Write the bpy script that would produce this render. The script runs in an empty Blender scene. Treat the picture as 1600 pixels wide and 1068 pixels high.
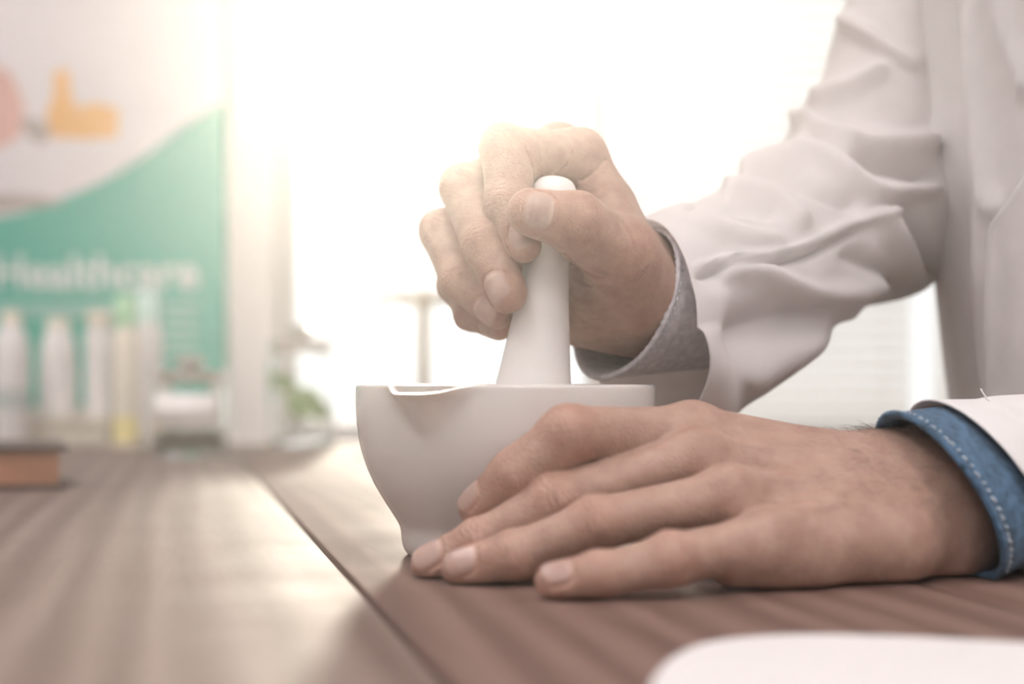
import bpy, bmesh, math, random
import numpy as np
from mathutils import Vector, Matrix

random.seed(7)
rng = np.random.default_rng(7)
S = bpy.context.scene
COL = S.collection
PI = math.pi

# ------------------------------------------------------------------ camera
F = 1600 * 50 / 36.0          # focal length in pixels of the 1600 px wide frame
HZ = 602.0                    # image row of the horizon
CAMZ = 0.0757                 # camera height over the table top (z = 0)
cd = bpy.data.cameras.new('camera')
cam = bpy.data.objects.new('camera', cd)
COL.objects.link(cam)
cam.location = (0, 0, CAMZ)
cam.rotation_euler = (PI / 2, 0, 0)
cd.sensor_width = 36
cd.lens = 50
cd.shift_y = (HZ - 534) / 1600
cd.clip_start = 0.02
cd.dof.use_dof = True
cd.dof.focus_distance = 0.63
cd.dof.aperture_fstop = 4.0
S.camera = cam

# ------------------------------------------------------------------ sky, lights, exposure
S.view_settings.view_transform = 'Standard'
S.view_settings.look = 'None'
S.view_settings.gamma = 1
S.view_settings.use_curve_mapping = False
S.view_settings.exposure = 0.0
w = bpy.data.worlds.new('sky')
S.world = w
w.use_nodes = True
bg = w.node_tree.nodes['Background']
bg.inputs[0].default_value = (1.0, 0.98, 0.97, 1)
bg.inputs[1].default_value = 1.4


def area_light(name, loc, rot, sx, sy, power, color=(1, 1, 1), portal=False):
    l = bpy.data.lights.new(name, 'AREA')
    l.shape = 'RECTANGLE'
    l.size, l.size_y = sx, sy
    l.energy = power
    l.color = color
    o = bpy.data.objects.new(name, l)
    COL.objects.link(o)
    o.location = loc
    o.rotation_euler = rot
    if portal:
        l.cycles.is_portal = True
    return o


# daylight comes through the windows in the back wall; the portal only steers the sampling
area_light('window_portal', (0.62, 2.27, 0.66), (-PI / 2, 0, 0), 2.1, 1.36, 1, portal=True)
area_light('window_portal', (-.1, -2.48, 0.95), (PI / 2, 0, 0), 3.0, 1.5, 1, portal=True)  # portal for the added window behind the camera
CEIL = 1.95
FILL_POWER = 16.0  # strength of the added ceiling fill panels
HAZE = .175  # density of the added flare veil
VEIL_G = .87
# low hazy sun behind the window
sl = bpy.data.lights.new('sun', 'SUN')
sl.energy = 1.7
sl.angle = math.radians(4)
sl.color = (1, .895, .73)
so = bpy.data.objects.new('sun', sl)
COL.objects.link(so)
so.rotation_euler = Vector(((652 - 800) / F, 1, (HZ - 75) / F)).to_track_quat('Z', 'Y').to_euler()



# ------------------------------------------------------------------ helpers
def P(px, py, D):
    """point at depth D that the photograph shows at pixel (px, py)"""
    return np.array([(px - 800) / F * D, D, CAMZ - (py - HZ) / F * D])


def setp(o, label=None, cat=None, group=None, kind=None):
    if label: o['label'] = label
    if cat: o['category'] = cat
    if group: o['group'] = group
    if kind: o['kind'] = kind
    return o


def empty(name, loc=(0, 0, 0), rz=0, parent=None):
    o = bpy.data.objects.new(name, None)
    o.empty_display_size = 0.05
    COL.objects.link(o)
    o.location = loc
    o.rotation_euler = (0, 0, rz)
    if parent: o.parent = parent
    return o


def link_mesh(name, me, mat=None, parent=None, smooth=False):
    o = bpy.data.objects.new(name, me)
    COL.objects.link(o)
    if mat: me.materials.append(mat)
    if smooth:
        me.polygons.foreach_set('use_smooth', np.ones(len(me.polygons), bool))
    if parent: o.parent = parent
    return o


def obj(name, bm, mat=None, parent=None, smooth=False, angle=None):
    me = bpy.data.meshes.new(name)
    bmesh.ops.recalc_face_normals(bm, faces=bm.faces)
    bm.to_mesh(me)
    bm.free()
    if angle is not None:
        smooth = True
    o = link_mesh(name, me, mat, parent, smooth)
    if angle is not None:
        me.set_sharp_from_angle(angle=math.radians(angle))
    return o


def box_bm(lo, hi, bevel=0, seg=2, bm=None):
    own = bm is None
    if own: bm = bmesh.new()
    r = bmesh.ops.create_cube(bm, size=1)
    for v in r['verts']:
        v.co = Vector([lo[i] + (v.co[i] + .5) * (hi[i] - lo[i]) for i in range(3)])
    if bevel:
        es = list({e for v in r['verts'] for e in v.link_edges})
        bmesh.ops.bevel(bm, geom=es, offset=bevel, segments=seg, profile=.5, affect='EDGES')
    return bm


def lathe_bm(prof, n=48, bm=None, cap0=True, cap1=True, xf=None):
    """prof: list of (r, z); open unless r = 0 at the ends"""
    if bm is None: bm = bmesh.new()
    rings = []
    for r, z in prof:
        if r < 1e-7:
            rings.append([bm.verts.new((0, 0, z))])
        else:
            rings.append([bm.verts.new((r * math.cos(2 * PI * i / n), r * math.sin(2 * PI * i / n), z)) for i in range(n)])
    for a, b in zip(rings, rings[1:]):
        for i in range(n):
            j = (i + 1) % n
            if len(a) == 1 and len(b) == 1: continue
            if len(a) == 1: bm.faces.new((a[0], b[j], b[i]))
            elif len(b) == 1: bm.faces.new((a[i], a[j], b[0]))
            else: bm.faces.new((a[i], a[j], b[j], b[i]))
    if xf is not None:
        for ring in rings:
            for v in ring: v.co = xf @ v.co
    return bm


def tube_bm(pts, r, n=8, bm=None, closed=False):
    """swept tube; r is a number or one radius per point"""
    if bm is None: bm = bmesh.new()
    pts = [Vector(p) for p in pts]
    m = len(pts)
    rs = r if hasattr(r, '__len__') else [r] * m
    rings = []
    t0 = None
    nrm = None
    for i in range(m):
        if closed:
            t = (pts[(i + 1) % m] - pts[i - 1]).normalized()
        else:
            t = (pts[min(i + 1, m - 1)] - pts[max(i - 1, 0)]).normalized()
        if nrm is None:
            nrm = t.orthogonal().normalized()
        else:
            nrm = (nrm - t * nrm.dot(t)).normalized()
        b = t.cross(nrm)
        rings.append([bm.verts.new(pts[i] + (nrm * math.cos(2 * PI * k / n) + b * math.sin(2 * PI * k / n)) * rs[i]) for k in range(n)])
    pairs = list(zip(rings, rings[1:])) + ([(rings[-1], rings[0])] if closed else [])
    for a, b in pairs:
        for k in range(n):
            j = (k + 1) % n
            bm.faces.new((a[k], a[j], b[j], b[k]))
    if not closed:
        bm.faces.new(rings[0][::-1])
        bm.faces.new(rings[-1])
    return bm


def catmull(pts, per=8):
    pts = [np.asarray(p, float) for p in pts]
    out = []
    n = len(pts)
    for i in range(n - 1):
        p0, p1, p2, p3 = pts[max(i - 1, 0)], pts[i], pts[i + 1], pts[min(i + 2, n - 1)]
        for k in range(per):
            t = k / per
            out.append(.5 * ((2 * p1) + (-p0 + p2) * t + (2 * p0 - 5 * p1 + 4 * p2 - p3) * t * t + (-p0 + 3 * p1 - 3 * p2 + p3) * t ** 3))
    out.append(pts[-1])
    return out


# ------------------------------------------------------------------ materials
def new_mat(name):
    m = bpy.data.materials.new(name)
    m.use_nodes = True
    nt = m.node_tree
    return m, nt, nt.nodes['Principled BSDF']


def node(nt, t, **kw):
    n = nt.nodes.new(t)
    for k, v in kw.items():
        if k.startswith('i_'):
            n.inputs[k[2:].replace('_', ' ')].default_value = v
        else:
            setattr(n, k, v)
    return n


def ramp(nt, stops):
    r = nt.nodes.new('ShaderNodeValToRGB')
    e = r.color_ramp.elements
    while len(e) < len(stops): e.new(.5)
    for el, (p, c) in zip(e, stops):
        el.position = p
        el.color = c if len(c) == 4 else (*c, 1)
    return r


def plain(name, color, rough=.5, var=.06, scale=30, bump=0, metal=0, trans=0, ior=1.45, sss=0, coat=0, spec=.5):
    m, nt, b = new_mat(name)
    tc = node(nt, 'ShaderNodeTexCoord')
    nz = node(nt, 'ShaderNodeTexNoise', i_Scale=scale, i_Detail=4.0)
    nt.links.new(tc.outputs['Object'], nz.inputs['Vector'])
    c = np.array(color)
    r = ramp(nt, [(.3, tuple(np.clip(c * (1 - var), 0, 1))), (.7, tuple(np.clip(c * (1 + var), 0, 1)))])
    nt.links.new(nz.outputs['Fac'], r.inputs[0])
    nt.links.new(r.outputs[0], b.inputs['Base Color'])
    b.inputs['Roughness'].default_value = rough
    b.inputs['Metallic'].default_value = metal
    b.inputs['Transmission Weight'].default_value = trans
    b.inputs['IOR'].default_value = ior
    b.inputs['Coat Weight'].default_value = coat
    b.inputs['Specular IOR Level'].default_value = spec
    if sss:
        b.inputs['Subsurface Weight'].default_value = sss
        b.inputs['Subsurface Radius'].default_value = (1, .6, .4)
        b.inputs['Subsurface Scale'].default_value = .004
    if bump:
        bp = node(nt, 'ShaderNodeBump', i_Strength=bump, i_Distance=.001)
        nt.links.new(nz.outputs['Fac'], bp.inputs['Height'])
        nt.links.new(bp.outputs[0], b.inputs['Normal'])
    return m


def wood_mat(name='varnished_wood', tones=((.125, .068, .052), (.165, .094, .074), (.215, .130, .104))):
    """dark varnished planks; long grain along local Y"""
    m, nt, b = new_mat(name)
    L = nt.links.new
    tc = node(nt, 'ShaderNodeTexCoord')
    oi = node(nt, 'ShaderNodeObjectInfo')
    off = node(nt, 'ShaderNodeVectorMath', operation='ADD')
    sc = node(nt, 'ShaderNodeVectorMath', operation='SCALE')
    sc.inputs['Scale'].default_value = 3.7
    comb = node(nt, 'ShaderNodeCombineXYZ')
    L(oi.outputs['Random'], comb.inputs[0]); L(oi.outputs['Random'], comb.inputs[1])
    L(comb.outputs[0], sc.inputs[0])
    L(tc.outputs['Object'], off.inputs[0]); L(sc.outputs[0], off.inputs[1])
    mp = node(nt, 'ShaderNodeMapping')
    mp.inputs['Scale'].default_value = (1, .07, 1)
    L(off.outputs[0], mp.inputs[0])
    warp = node(nt, 'ShaderNodeTexNoise', i_Scale=9.0, i_Detail=2.0)
    L(mp.outputs[0], warp.inputs['Vector'])
    g1 = node(nt, 'ShaderNodeTexNoise', i_Scale=55.0, i_Detail=6.0, i_Roughness=.62)
    L(mp.outputs[0], g1.inputs['Vector'])
    wv = node(nt, 'ShaderNodeTexWave', i_Scale=14.0, i_Distortion=6.0, i_Detail=3.0)
    wv.inputs['Detail Scale'].default_value = 1.2
    L(mp.outputs[0], wv.inputs['Vector'])
    fine = node(nt, 'ShaderNodeTexNoise', i_Scale=420.0, i_Detail=3.0)
    L(mp.outputs[0], fine.inputs['Vector'])
    mx = node(nt, 'ShaderNodeMix', data_type='FLOAT'); mx.inputs[0].default_value = .5
    L(g1.outputs['Fac'], mx.inputs[2]); L(wv.outputs['Fac'], mx.inputs[3])
    mx2 = node(nt, 'ShaderNodeMix', data_type='FLOAT'); mx2.inputs[0].default_value = .25
    L(mx.outputs[0], mx2.inputs[2]); L(fine.outputs['Fac'], mx2.inputs[3])
    r = ramp(nt, [(.25, tones[0]), (.5, tones[1]), (.75, tones[2])])
    L(mx2.outputs[0], r.inputs[0])
    L(r.outputs[0], b.inputs['Base Color'])
    # worn satin varnish: gloss broken up by the grain
    rr = node(nt, 'ShaderNodeMapRange'); rr.inputs['To Min'].default_value = .56; rr.inputs['To Max'].default_value = .74
    blot = node(nt, 'ShaderNodeTexNoise', i_Scale=16.0, i_Detail=4.0)
    L(off.outputs[0], blot.inputs['Vector'])
    L(blot.outputs['Fac'], rr.inputs[0])
    L(rr.outputs[0], b.inputs['Roughness'])
    b.inputs['Specular IOR Level'].default_value = .46
    b.inputs['Coat Weight'].default_value = .05
    b.inputs['Coat Roughness'].default_value = .38
    bp = node(nt, 'ShaderNodeBump', i_Strength=.35, i_Distance=.0006)
    L(mx2.outputs[0], bp.inputs['Height'])
    L(bp.outputs[0], b.inputs['Normal'])
    return m


def skin_mat():
    m, nt, b = new_mat('skin')
    L = nt.links.new
    at = node(nt, 'ShaderNodeAttribute', attribute_name='tint')
    nail = node(nt, 'ShaderNodeAttribute', attribute_name='nail')
    tc = node(nt, 'ShaderNodeTexCoord')
    mot = node(nt, 'ShaderNodeTexNoise', i_Scale=110.0, i_Detail=5.0, i_Roughness=.6)
    L(tc.outputs['Object'], mot.inputs['Vector'])
    rm = ramp(nt, [(.3, (.84, .78, .76)), (.7, (1.12, 1.15, 1.16))])
    L(mot.outputs['Fac'], rm.inputs[0])
    mul = node(nt, 'ShaderNodeMix', data_type='RGBA', blend_type='MULTIPLY')
    mul.inputs[0].default_value = 1
    L(at.outputs['Color'], mul.inputs[6]); L(rm.outputs[0], mul.inputs[7])
    L(mul.outputs[2], b.inputs['Base Color'])
    b.inputs['Subsurface Weight'].default_value = .22
    b.inputs['Subsurface Radius'].default_value = (1.0, .38, .22)
    b.inputs['Subsurface Scale'].default_value = .005
    ro = node(nt, 'ShaderNodeMapRange'); ro.inputs['To Min'].default_value = .50; ro.inputs['To Max'].default_value = .28
    L(nail.outputs['Fac'], ro.inputs[0])
    L(ro.outputs[0], b.inputs['Roughness'])
    b.inputs['Specular IOR Level'].default_value = .42
    # pores and fine criss-cross skin lines, none on the nails
    v = node(nt, 'ShaderNodeTexVoronoi', i_Scale=900.0)
    L(tc.outputs['Object'], v.inputs['Vector'])
    n2 = node(nt, 'ShaderNodeTexNoise', i_Scale=380.0, i_Detail=4.0)
    L(tc.outputs['Object'], n2.inputs['Vector'])
    ad = node(nt, 'ShaderNodeMath', operation='ADD')
    L(v.outputs['Distance'], ad.inputs[0]); L(n2.outputs['Fac'], ad.inputs[1])
    inv = node(nt, 'ShaderNodeMath', operation='MULTIPLY_ADD')
    L(nail.outputs['Fac'], inv.inputs[0]); inv.inputs[1].default_value = -.5; inv.inputs[2].default_value = .5
    bp = node(nt, 'ShaderNodeBump', i_Distance=.0005)
    L(ad.outputs[0], bp.inputs['Height']); L(inv.outputs[0], bp.inputs['Strength'])
    L(bp.outputs[0], b.inputs['Normal'])
    return m


def cloth_mat(name, color, weave=1800, bump=.25, var=.05, rough=.85, transl=0.0, twill=None, patch=60.0):
    m, nt, b = new_mat(name)
    L = nt.links.new
    tc = node(nt, 'ShaderNodeTexCoord')
    wv = node(nt, 'ShaderNodeTexNoise', i_Scale=weave, i_Detail=2.0)
    L(tc.outputs['Object'], wv.inputs['Vector'])
    big = node(nt, 'ShaderNodeTexNoise', i_Scale=patch, i_Detail=4.0)
    L(tc.outputs['Object'], big.inputs['Vector'])
    c = np.array(color)
    r = ramp(nt, [(.3, tuple(np.clip(c * (1 - var), 0, 1))), (.7, tuple(np.clip(c * (1 + var), 0, 1)))])
    L(big.outputs['Fac'], r.inputs[0])
    last = r.outputs[0]
    if twill is not None:
        r2 = ramp(nt, [(.35, (1, 1, 1)), (.75, twill)])
        L(wv.outputs['Fac'], r2.inputs[0])
        mu = node(nt, 'ShaderNodeMix', data_type='RGBA', blend_type='MULTIPLY'); mu.inputs[0].default_value = 1
        L(last, mu.inputs[6]); L(r2.outputs[0], mu.inputs[7])
        last = mu.outputs[2]
    L(last, b.inputs['Base Color'])
    b.inputs['Roughness'].default_value = rough
    b.inputs['Sheen Weight'].default_value = .15
    b.inputs['Specular IOR Level'].default_value = .2
    bp = node(nt, 'ShaderNodeBump', i_Strength=bump, i_Distance=.0004)
    L(wv.outputs['Fac'], bp.inputs['Height'])
    L(bp.outputs[0], b.inputs['Normal'])
    if transl:
        out = nt.nodes['Material Output']
        tr = node(nt, 'ShaderNodeBsdfTranslucent')
        L(last, tr.inputs['Color'])
        ms = node(nt, 'ShaderNodeMixShader'); ms.inputs[0].default_value = transl
        L(b.outputs[0], ms.inputs[1]); L(tr.outputs[0], ms.inputs[2])
        L(ms.outputs[0], out.inputs['Surface'])
    return m


def glass_mat(name, color=(1, 1, 1), rough=.02):
    m, nt, b = new_mat(name)
    L = nt.links.new
    b.inputs['Base Color'].default_value = (*color, 1)
    b.inputs['Transmission Weight'].default_value = 1
    b.inputs['Roughness'].default_value = rough
    b.inputs['IOR'].default_value = 1.45
    return m


def pane_mat(name):
    """thin architectural glass: see-through with a faint reflection"""
    m, nt, b = new_mat(name)
    L = nt.links.new
    out = nt.nodes['Material Output']
    tr = node(nt, 'ShaderNodeBsdfTransparent')
    tr.inputs[0].default_value = (.97, .98, .98, 1)
    gl = node(nt, 'ShaderNodeBsdfGlossy'); gl.inputs['Roughness'].default_value = .02
    fr = node(nt, 'ShaderNodeFresnel'); fr.inputs['IOR'].default_value = 1.4
    ms = node(nt, 'ShaderNodeMixShader')
    L(fr.outputs[0], ms.inputs[0]); L(tr.outputs[0], ms.inputs[1]); L(gl.outputs[0], ms.inputs[2])
    L(ms.outputs[0], out.inputs['Surface'])
    return m


M = {}
M['wall'] = plain('wall_paint', (.82, .78, .74), .8, .02, 8, .05)
M['ceiling'] = plain('ceiling_paint', (.86, .85, .83), .9, .02, 8)
M['floor'] = plain('floor_vinyl', (.42, .36, .31), .45, .08, 5)
M['white_paint'] = plain('white_gloss_paint', (.74, .70, .67), .4, .02, 12)
M['wood'] = wood_mat()
M['pale_wood'] = wood_mat('worn_paler_wood', ((.140, .088, .071), (.180, .122, .101), (.232, .165, .141)))  # window reflection on the left planks put into paler tones
M['under'] = plain('dark_joint', (.03, .02, .016), .9, .2, 60)
M['skin'] = skin_mat()
M['porcelain'] = plain('glazed_porcelain', (.70, .655, .625), .13, .015, 14, 0, sss=.08, coat=.25)
M['pestle'] = plain('satin_porcelain', (.83, .79, .765), .30, .02, 22, .03, sss=.1)
M['coat'] = cloth_mat('white_cotton', (.86, .825, .815), 1500, .2, .03, .9, .14)
M['sleeve'] = cloth_mat('thin_white_cotton', (.90, .86, .85), 1500, .2, .03, .9, .40)
M['denim'] = cloth_mat('denim', (.080, .150, .235), 2200, .9, .5, .9, 0, (.60, .68, .78), 260.0)
M['denim_grey'] = cloth_mat('faded_denim', (.74, .70, .72), 2600, .6, .18, .9, .15, (.88, .89, .92), 260.0)  # denim lightened: the bright veil over the far cuff is in its colour
M['thread'] = plain('pale_thread', (.55, .58, .62), .8, .1, 200)
M['white_thread'] = plain('white_thread', (.8, .78, .77), .8, .05, 200)
M['hair'] = plain('arm_hair', (.06, .04, .03), .5, .1, 200)


# ------------------------------------------------------------------ signed distance modelling of the hands
def smin(a, b, k):
    h = np.clip(.5 + .5 * (b - a) / k, 0, 1)
    return b + (a - b) * h - k * h * (1 - h)


def cone(p, a, b, r1, r2, n=None, sq=1.0):
    """rounded cone a->b; n, sq: flattened along n by the factor sq"""
    a = np.asarray(a); b = np.asarray(b)
    ab = b - a
    pa = p - a
    t = np.clip((pa @ ab) / (ab @ ab + 1e-12), 0, 1)
    v = pa - t[:, None] * ab
    r = r1 + (r2 - r1) * t
    if n is None:
        return np.sqrt(np.einsum('ij,ij->i', v, v)) - r
    vn = v @ n
    q = np.einsum('ij,ij->i', v, v) - vn ** 2 + (vn / sq) ** 2
    return (np.sqrt(np.maximum(q, 0)) - r) * (sq if sq < 1 else 1)


def unit(v):
    v = np.asarray(v, float)
    return v / np.linalg.norm(v)


def sstep(a, b, x):
    t = np.clip((x - a) / (b - a), 0, 1)
    return t * t * (3 - 2 * t)


class Finger:
    def __init__(s, joints, radii, hint, nail=(.0062, .0068), k=.009, pads=None, nail_hint=None, creases=1.0, pulp=1.0):
        s.j = [np.asarray(q, float) for q in joints]
        s.r = radii
        s.hint = unit(hint)
        s.k = k
        s.nail = nail
        s.creases = creases
        s.pulp = pulp
        s.seg = []
        nseg = len(s.j) - 1
        s.dors = []
        for i in range(nseg):
            f = unit(s.j[i + 1] - s.j[i])
            h = s.hint
            # the bend plane gives the back of the finger when it is bent enough
            n = h - (h @ f) * f
            s.dors.append(unit(n))
        f = unit(s.j[-1] - s.j[-2])
        nh = unit(nail_hint) if nail_hint is not None else s.dors[-1]
        s.nn = unit(nh - (nh @ f) * f)
        s.nf = f
        s.nl = np.cross(s.nf, s.nn)
        s.pads = pads or [0] * nseg

    def sdf(s, p):
        d = None
        for i in range(len(s.j) - 1):
            a, b = s.j[i], s.j[i + 1]
            r1, r2 = s.r[i], s.r[i + 1]
            last = i == len(s.j) - 2
            mid = .5 * (a + b)
            if last:
                e = cone(p, a, b, r1, r2)
                pulp = b - s.nn * (r2 * .20) - s.nf * .004
                e = smin(e, cone(p, pulp, pulp - s.nf * .006, r2 * .93 * s.pulp, r2 * .9), .003)
            else:
                rm = .5 * (r1 + r2) * .965
                e = np.minimum(cone(p, a, mid, r1, rm), cone(p, mid, b, rm, r2))
            if s.pads[i]:
                c = mid - s.dors[i] * s.pads[i]
                ax = unit(b - a)
                L = np.linalg.norm(b - a)
                e = smin(e, cone(p, c - ax * L * .18, c + ax * L * .18, .5 * (r1 + r2) * .95, .5 * (r1 + r2) * .95), .005)
            d = e if d is None else smin(d, e, .0045)
        return d

    def detail(s, p, d):
        """knuckle wrinkles, nail plate; returns displaced distance"""
        near = d < .004
        if not near.any(): return d
        q = p[near]
        add = np.zeros(len(q))
        for i in range(1, len(s.j) - 1):
            f = unit(s.j[i + 1] - s.j[i - 1])
            n = unit(s.dors[i - 1] + s.dors[i])
            v = q - s.j[i]
            u = v @ f
            vd = v @ n
            lat = v @ np.cross(f, n)
            R = s.r[i]
            m = sstep(.15 * R, .7 * R, vd) * s.creases
            amp = (.00042 if i == len(s.j) - 3 else .00032)
            wob = .0006 * np.sin(lat * 900 + i)
            for c, a in ((-.0034, .6), (-.0012, 1), (.0012, .9), (.0036, .6)):
                cc = c + wob + np.sign(c) * (lat / R) ** 2 * .0016
                add += m * amp * a * np.exp(-((u - cc) / .00055) ** 2)
            # soft knuckle boss
            add -= m * .0006 * np.exp(-(u / .005) ** 2)
            # palmar flexion crease
            mp = sstep(.1 * R, .6 * R, -vd) * s.creases
            add += mp * .0006 * np.exp(-(u / .0008) ** 2)
        u, vl, vn = s.nail_uv(q)
        hw, hl = s.nail
        e = (np.abs(u / hl) ** 3 + np.abs(vl / hw) ** 3) ** (1 / 3.)
        top = sstep(.0, .35 * s.r[-1], vn)
        groove = np.exp(-((e - 1.06) / .10) ** 2)
        inside = 1 - sstep(.9, 1.0, e)
        add += top * (groove * .0008 * np.where(u > hl * .4, .5, 1) + inside * .00012)
        # free edge stands proud
        add -= top * inside * .0003 * sstep(hl * .55, hl * .8, u)
        d = d.copy()
        d[near] += add
        return d

    def nail_uv(s, q):
        hw, hl = s.nail
        c = s.j[-1] - s.nf * (hl * .15)
        v = q - c
        return v @ s.nf, v @ s.nl, v @ s.nn


class Hand:
    def __init__(s):
        s.palm = []        # (a, b, r1, r2, n, sq, k)
        s.ridges = []      # tendons and veins: (polyline, radius, height, smooth)
        s.fingers = []
        s.dents = []       # (point, radius, depth)
        s.lines = []       # skin creases seen from the front: (pixel polyline, width, depth)
        s.plane = None     # height of the table the hand rests on

    def palm_sdf(s, p):
        d = None
        for a, b, r1, r2, n, sq, k in s.palm:
            e = cone(p, a, b, r1, r2, n, sq)
            d = e if d is None else smin(d, e, k)
        return d

    def ridge_disp(s, p):
        add = np.zeros(len(p))
        for pts, wd, hh in s.ridges:
            best = None
            for a, b in zip(pts, pts[1:]):
                e = cone(p, a, b, 0, 0)
                best = e if best is None else np.minimum(best, e)
            add -= hh * np.exp(-(best / wd) ** 2)
        for c, r, dep in s.dents:
            v = p - c
            add += dep * np.exp(-np.einsum('ij,ij->i', v, v) / r ** 2)
        return add

    def sdf(s, p):
        pd = s.palm_sdf(p)
        d = None
        for f in s.fingers:
            fd = f.sdf(p)
            fd = f.detail(p, fd)
            e = smin(pd, fd, f.k)
            d = e if d is None else smin(d, e, .0009)
        if d is None: d = pd
        if s.plane is not None:
            d = -smin(-d, p[:, 2] - s.plane, .0035)
        near = np.abs(d) < .006
        if near.any() and (s.ridges or s.dents):
            d[near] += s.ridge_disp(p[near])
        for pts, wd, dep, ymax in s.lines:
            m = np.flatnonzero(near & (p[:, 1] < ymax))
            if not len(m): continue
            a = p[m]
            q = np.stack([800 + a[:, 0] / a[:, 1] * F, HZ - (a[:, 2] - CAMZ) / a[:, 1] * F], 1)
            best = np.full(len(m), 1e9)
            for u, v in zip(pts, pts[1:]):
                u, v = np.array(u, float), np.array(v, float)
                t = np.clip(((q - u) @ (v - u)) / ((v - u) @ (v - u)), 0, 1)
                best = np.minimum(best, np.linalg.norm(q - u - t[:, None] * (v - u), axis=1))
            d[m] += dep * np.exp(-(best / wd) ** 2)
        return d

    def colour(s, p):
        base = np.array([.42, .272, .213])
        col = np.tile(base, (len(p), 1))
        nail = np.zeros(len(p))
        red = np.zeros(len(p))
        for f in s.fingers:
            own = f.sdf(p) < .0015
            for i in range(0, len(f.j) - 1):
                v = p - f.j[i]
                dist = np.sqrt(np.einsum('ij,ij->i', v, v))
                red += (own | (i == 0)) * (.75 if i else .35) * np.exp(-(dist / (f.r[i] * 1.15)) ** 4)
            v = p - f.j[-1]
            red += own * .5 * np.exp(-(np.sqrt(np.einsum('ij,ij->i', v, v)) / (f.r[-1] * 1.6)) ** 4)
            u, vl, vn = f.nail_uv(p)
            hw, hl = f.nail
            e = (np.abs(u / hl) ** 3 + np.abs(vl / hw) ** 3) ** (1 / 3.)
            m = own * (1 - sstep(.80, 1.02, e)) * sstep(.1 * f.r[-1], .3 * f.r[-1], vn)
            nail = np.maximum(nail, m)
            free = .8 * m * sstep(hl * .70, hl * .80, u - .0012 * (1 - (vl / hw) ** 2))
            nc = np.array([.455, .312, .268])[None] * (1 - free[:, None]) + np.array([.64, .50, .42])[None] * free[:, None]
            lun = m * (1 - sstep(-hl * .75, -hl * .55, u + .0012 * (vl / hw) ** 2))
            nc = nc * (1 - .4 * lun[:, None]) + np.array([.66, .5, .44]) * (.4 * lun[:, None])
            f_col = nc
            col = col * (1 - m[:, None]) + f_col * m[:, None]
        red = np.clip(red, 0, 1)[:, None] * (1 - nail[:, None])
        col = col * (1 - red) + col * np.array([1.02, .80, .76]) * red
        return np.clip(col, 0, 1), nail


def polygonise(f, lo, hi, h):
    """surface nets on a grid refined only near the surface -> verts, quads"""
    lo = np.asarray(lo, float)
    B = 4
    nb = np.ceil((np.asarray(hi) - lo) / (h * B)).astype(int)
    n = nb * B
    g = np.stack(np.meshgrid(*[np.arange(k) for k in nb], indexing='ij'), -1).reshape(-1, 3)
    c = lo + (g * B + (B - 1) / 2) * h
    dc = np.concatenate([f(c[i:i + 200000]) for i in range(0, len(c), 200000)])
    D = np.repeat(np.repeat(np.repeat(dc.reshape(nb).astype(np.float32), B, 0), B, 1), B, 2)
    act = g[np.abs(dc) < h * B * 1.1 + .0014]
    o = np.stack(np.meshgrid(*[np.arange(B)] * 3, indexing='ij'), -1).reshape(-1, 3)
    for i in range(0, len(act), 4000):
        idx = (act[i:i + 4000, None] * B + o[None]).reshape(-1, 3)
        D[idx[:, 0], idx[:, 1], idx[:, 2]] = f(lo + idx * h)
    ins = D < 0
    cells = np.zeros(n - 1, np.uint8)
    for dx in (0, 1):
        for dy in (0, 1):
            for dz in (0, 1):
                cells += ins[dx:n[0] - 1 + dx, dy:n[1] - 1 + dy, dz:n[2] - 1 + dz]
    ci = np.argwhere((cells > 0) & (cells < 8))
    cid = -np.ones(n - 1, np.int64)
    cid[ci[:, 0], ci[:, 1], ci[:, 2]] = np.arange(len(ci))
    corners = [(a, b, c) for a in (0, 1) for b in (0, 1) for c in (0, 1)]
    val = {q: D[ci[:, 0] + q[0], ci[:, 1] + q[1], ci[:, 2] + q[2]] for q in corners}
    acc = np.zeros((len(ci), 3)); cnt = np.zeros(len(ci))
    for q in corners:
        for ax in range(3):
            if q[ax] == 0:
                q2 = list(q); q2[ax] = 1; q2 = tuple(q2)
                a, b = val[q], val[q2]
                cr = (a < 0) != (b < 0)
                t = np.where(cr, a / np.where(cr, a - b, 1), 0)
                pos = np.tile(np.array(q, float), (len(ci), 1))
                pos[:, ax] += t
                acc += pos * cr[:, None]; cnt += cr
    V = lo + (ci + acc / cnt[:, None]) * h
    quads = []
    for ax in range(3):
        u, v = (ax + 1) % 3, (ax + 2) % 3
        s0 = [slice(None)] * 3; s1 = [slice(None)] * 3
        s0[ax] = slice(0, n[ax] - 1); s1[ax] = slice(1, n[ax])
        ch = np.argwhere(ins[tuple(s0)] != ins[tuple(s1)])
        ok = (ch[:, u] > 0) & (ch[:, v] > 0) & (ch[:, u] < n[u] - 1) & (ch[:, v] < n[v] - 1)
        ch = ch[ok]
        fl = ins[tuple(s0)][ch[:, 0], ch[:, 1], ch[:, 2]]
        q = []
        for du, dv in ((-1, -1), (0, -1), (0, 0), (-1, 0)):
            k = ch.copy(); k[:, u] += du; k[:, v] += dv
            q.append(cid[k[:, 0], k[:, 1], k[:, 2]])
        q = np.stack(q, 1)
        q[~fl] = q[~fl][:, ::-1]
        quads.append(q)
    Q = np.concatenate(quads)
    return V, Q


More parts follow.
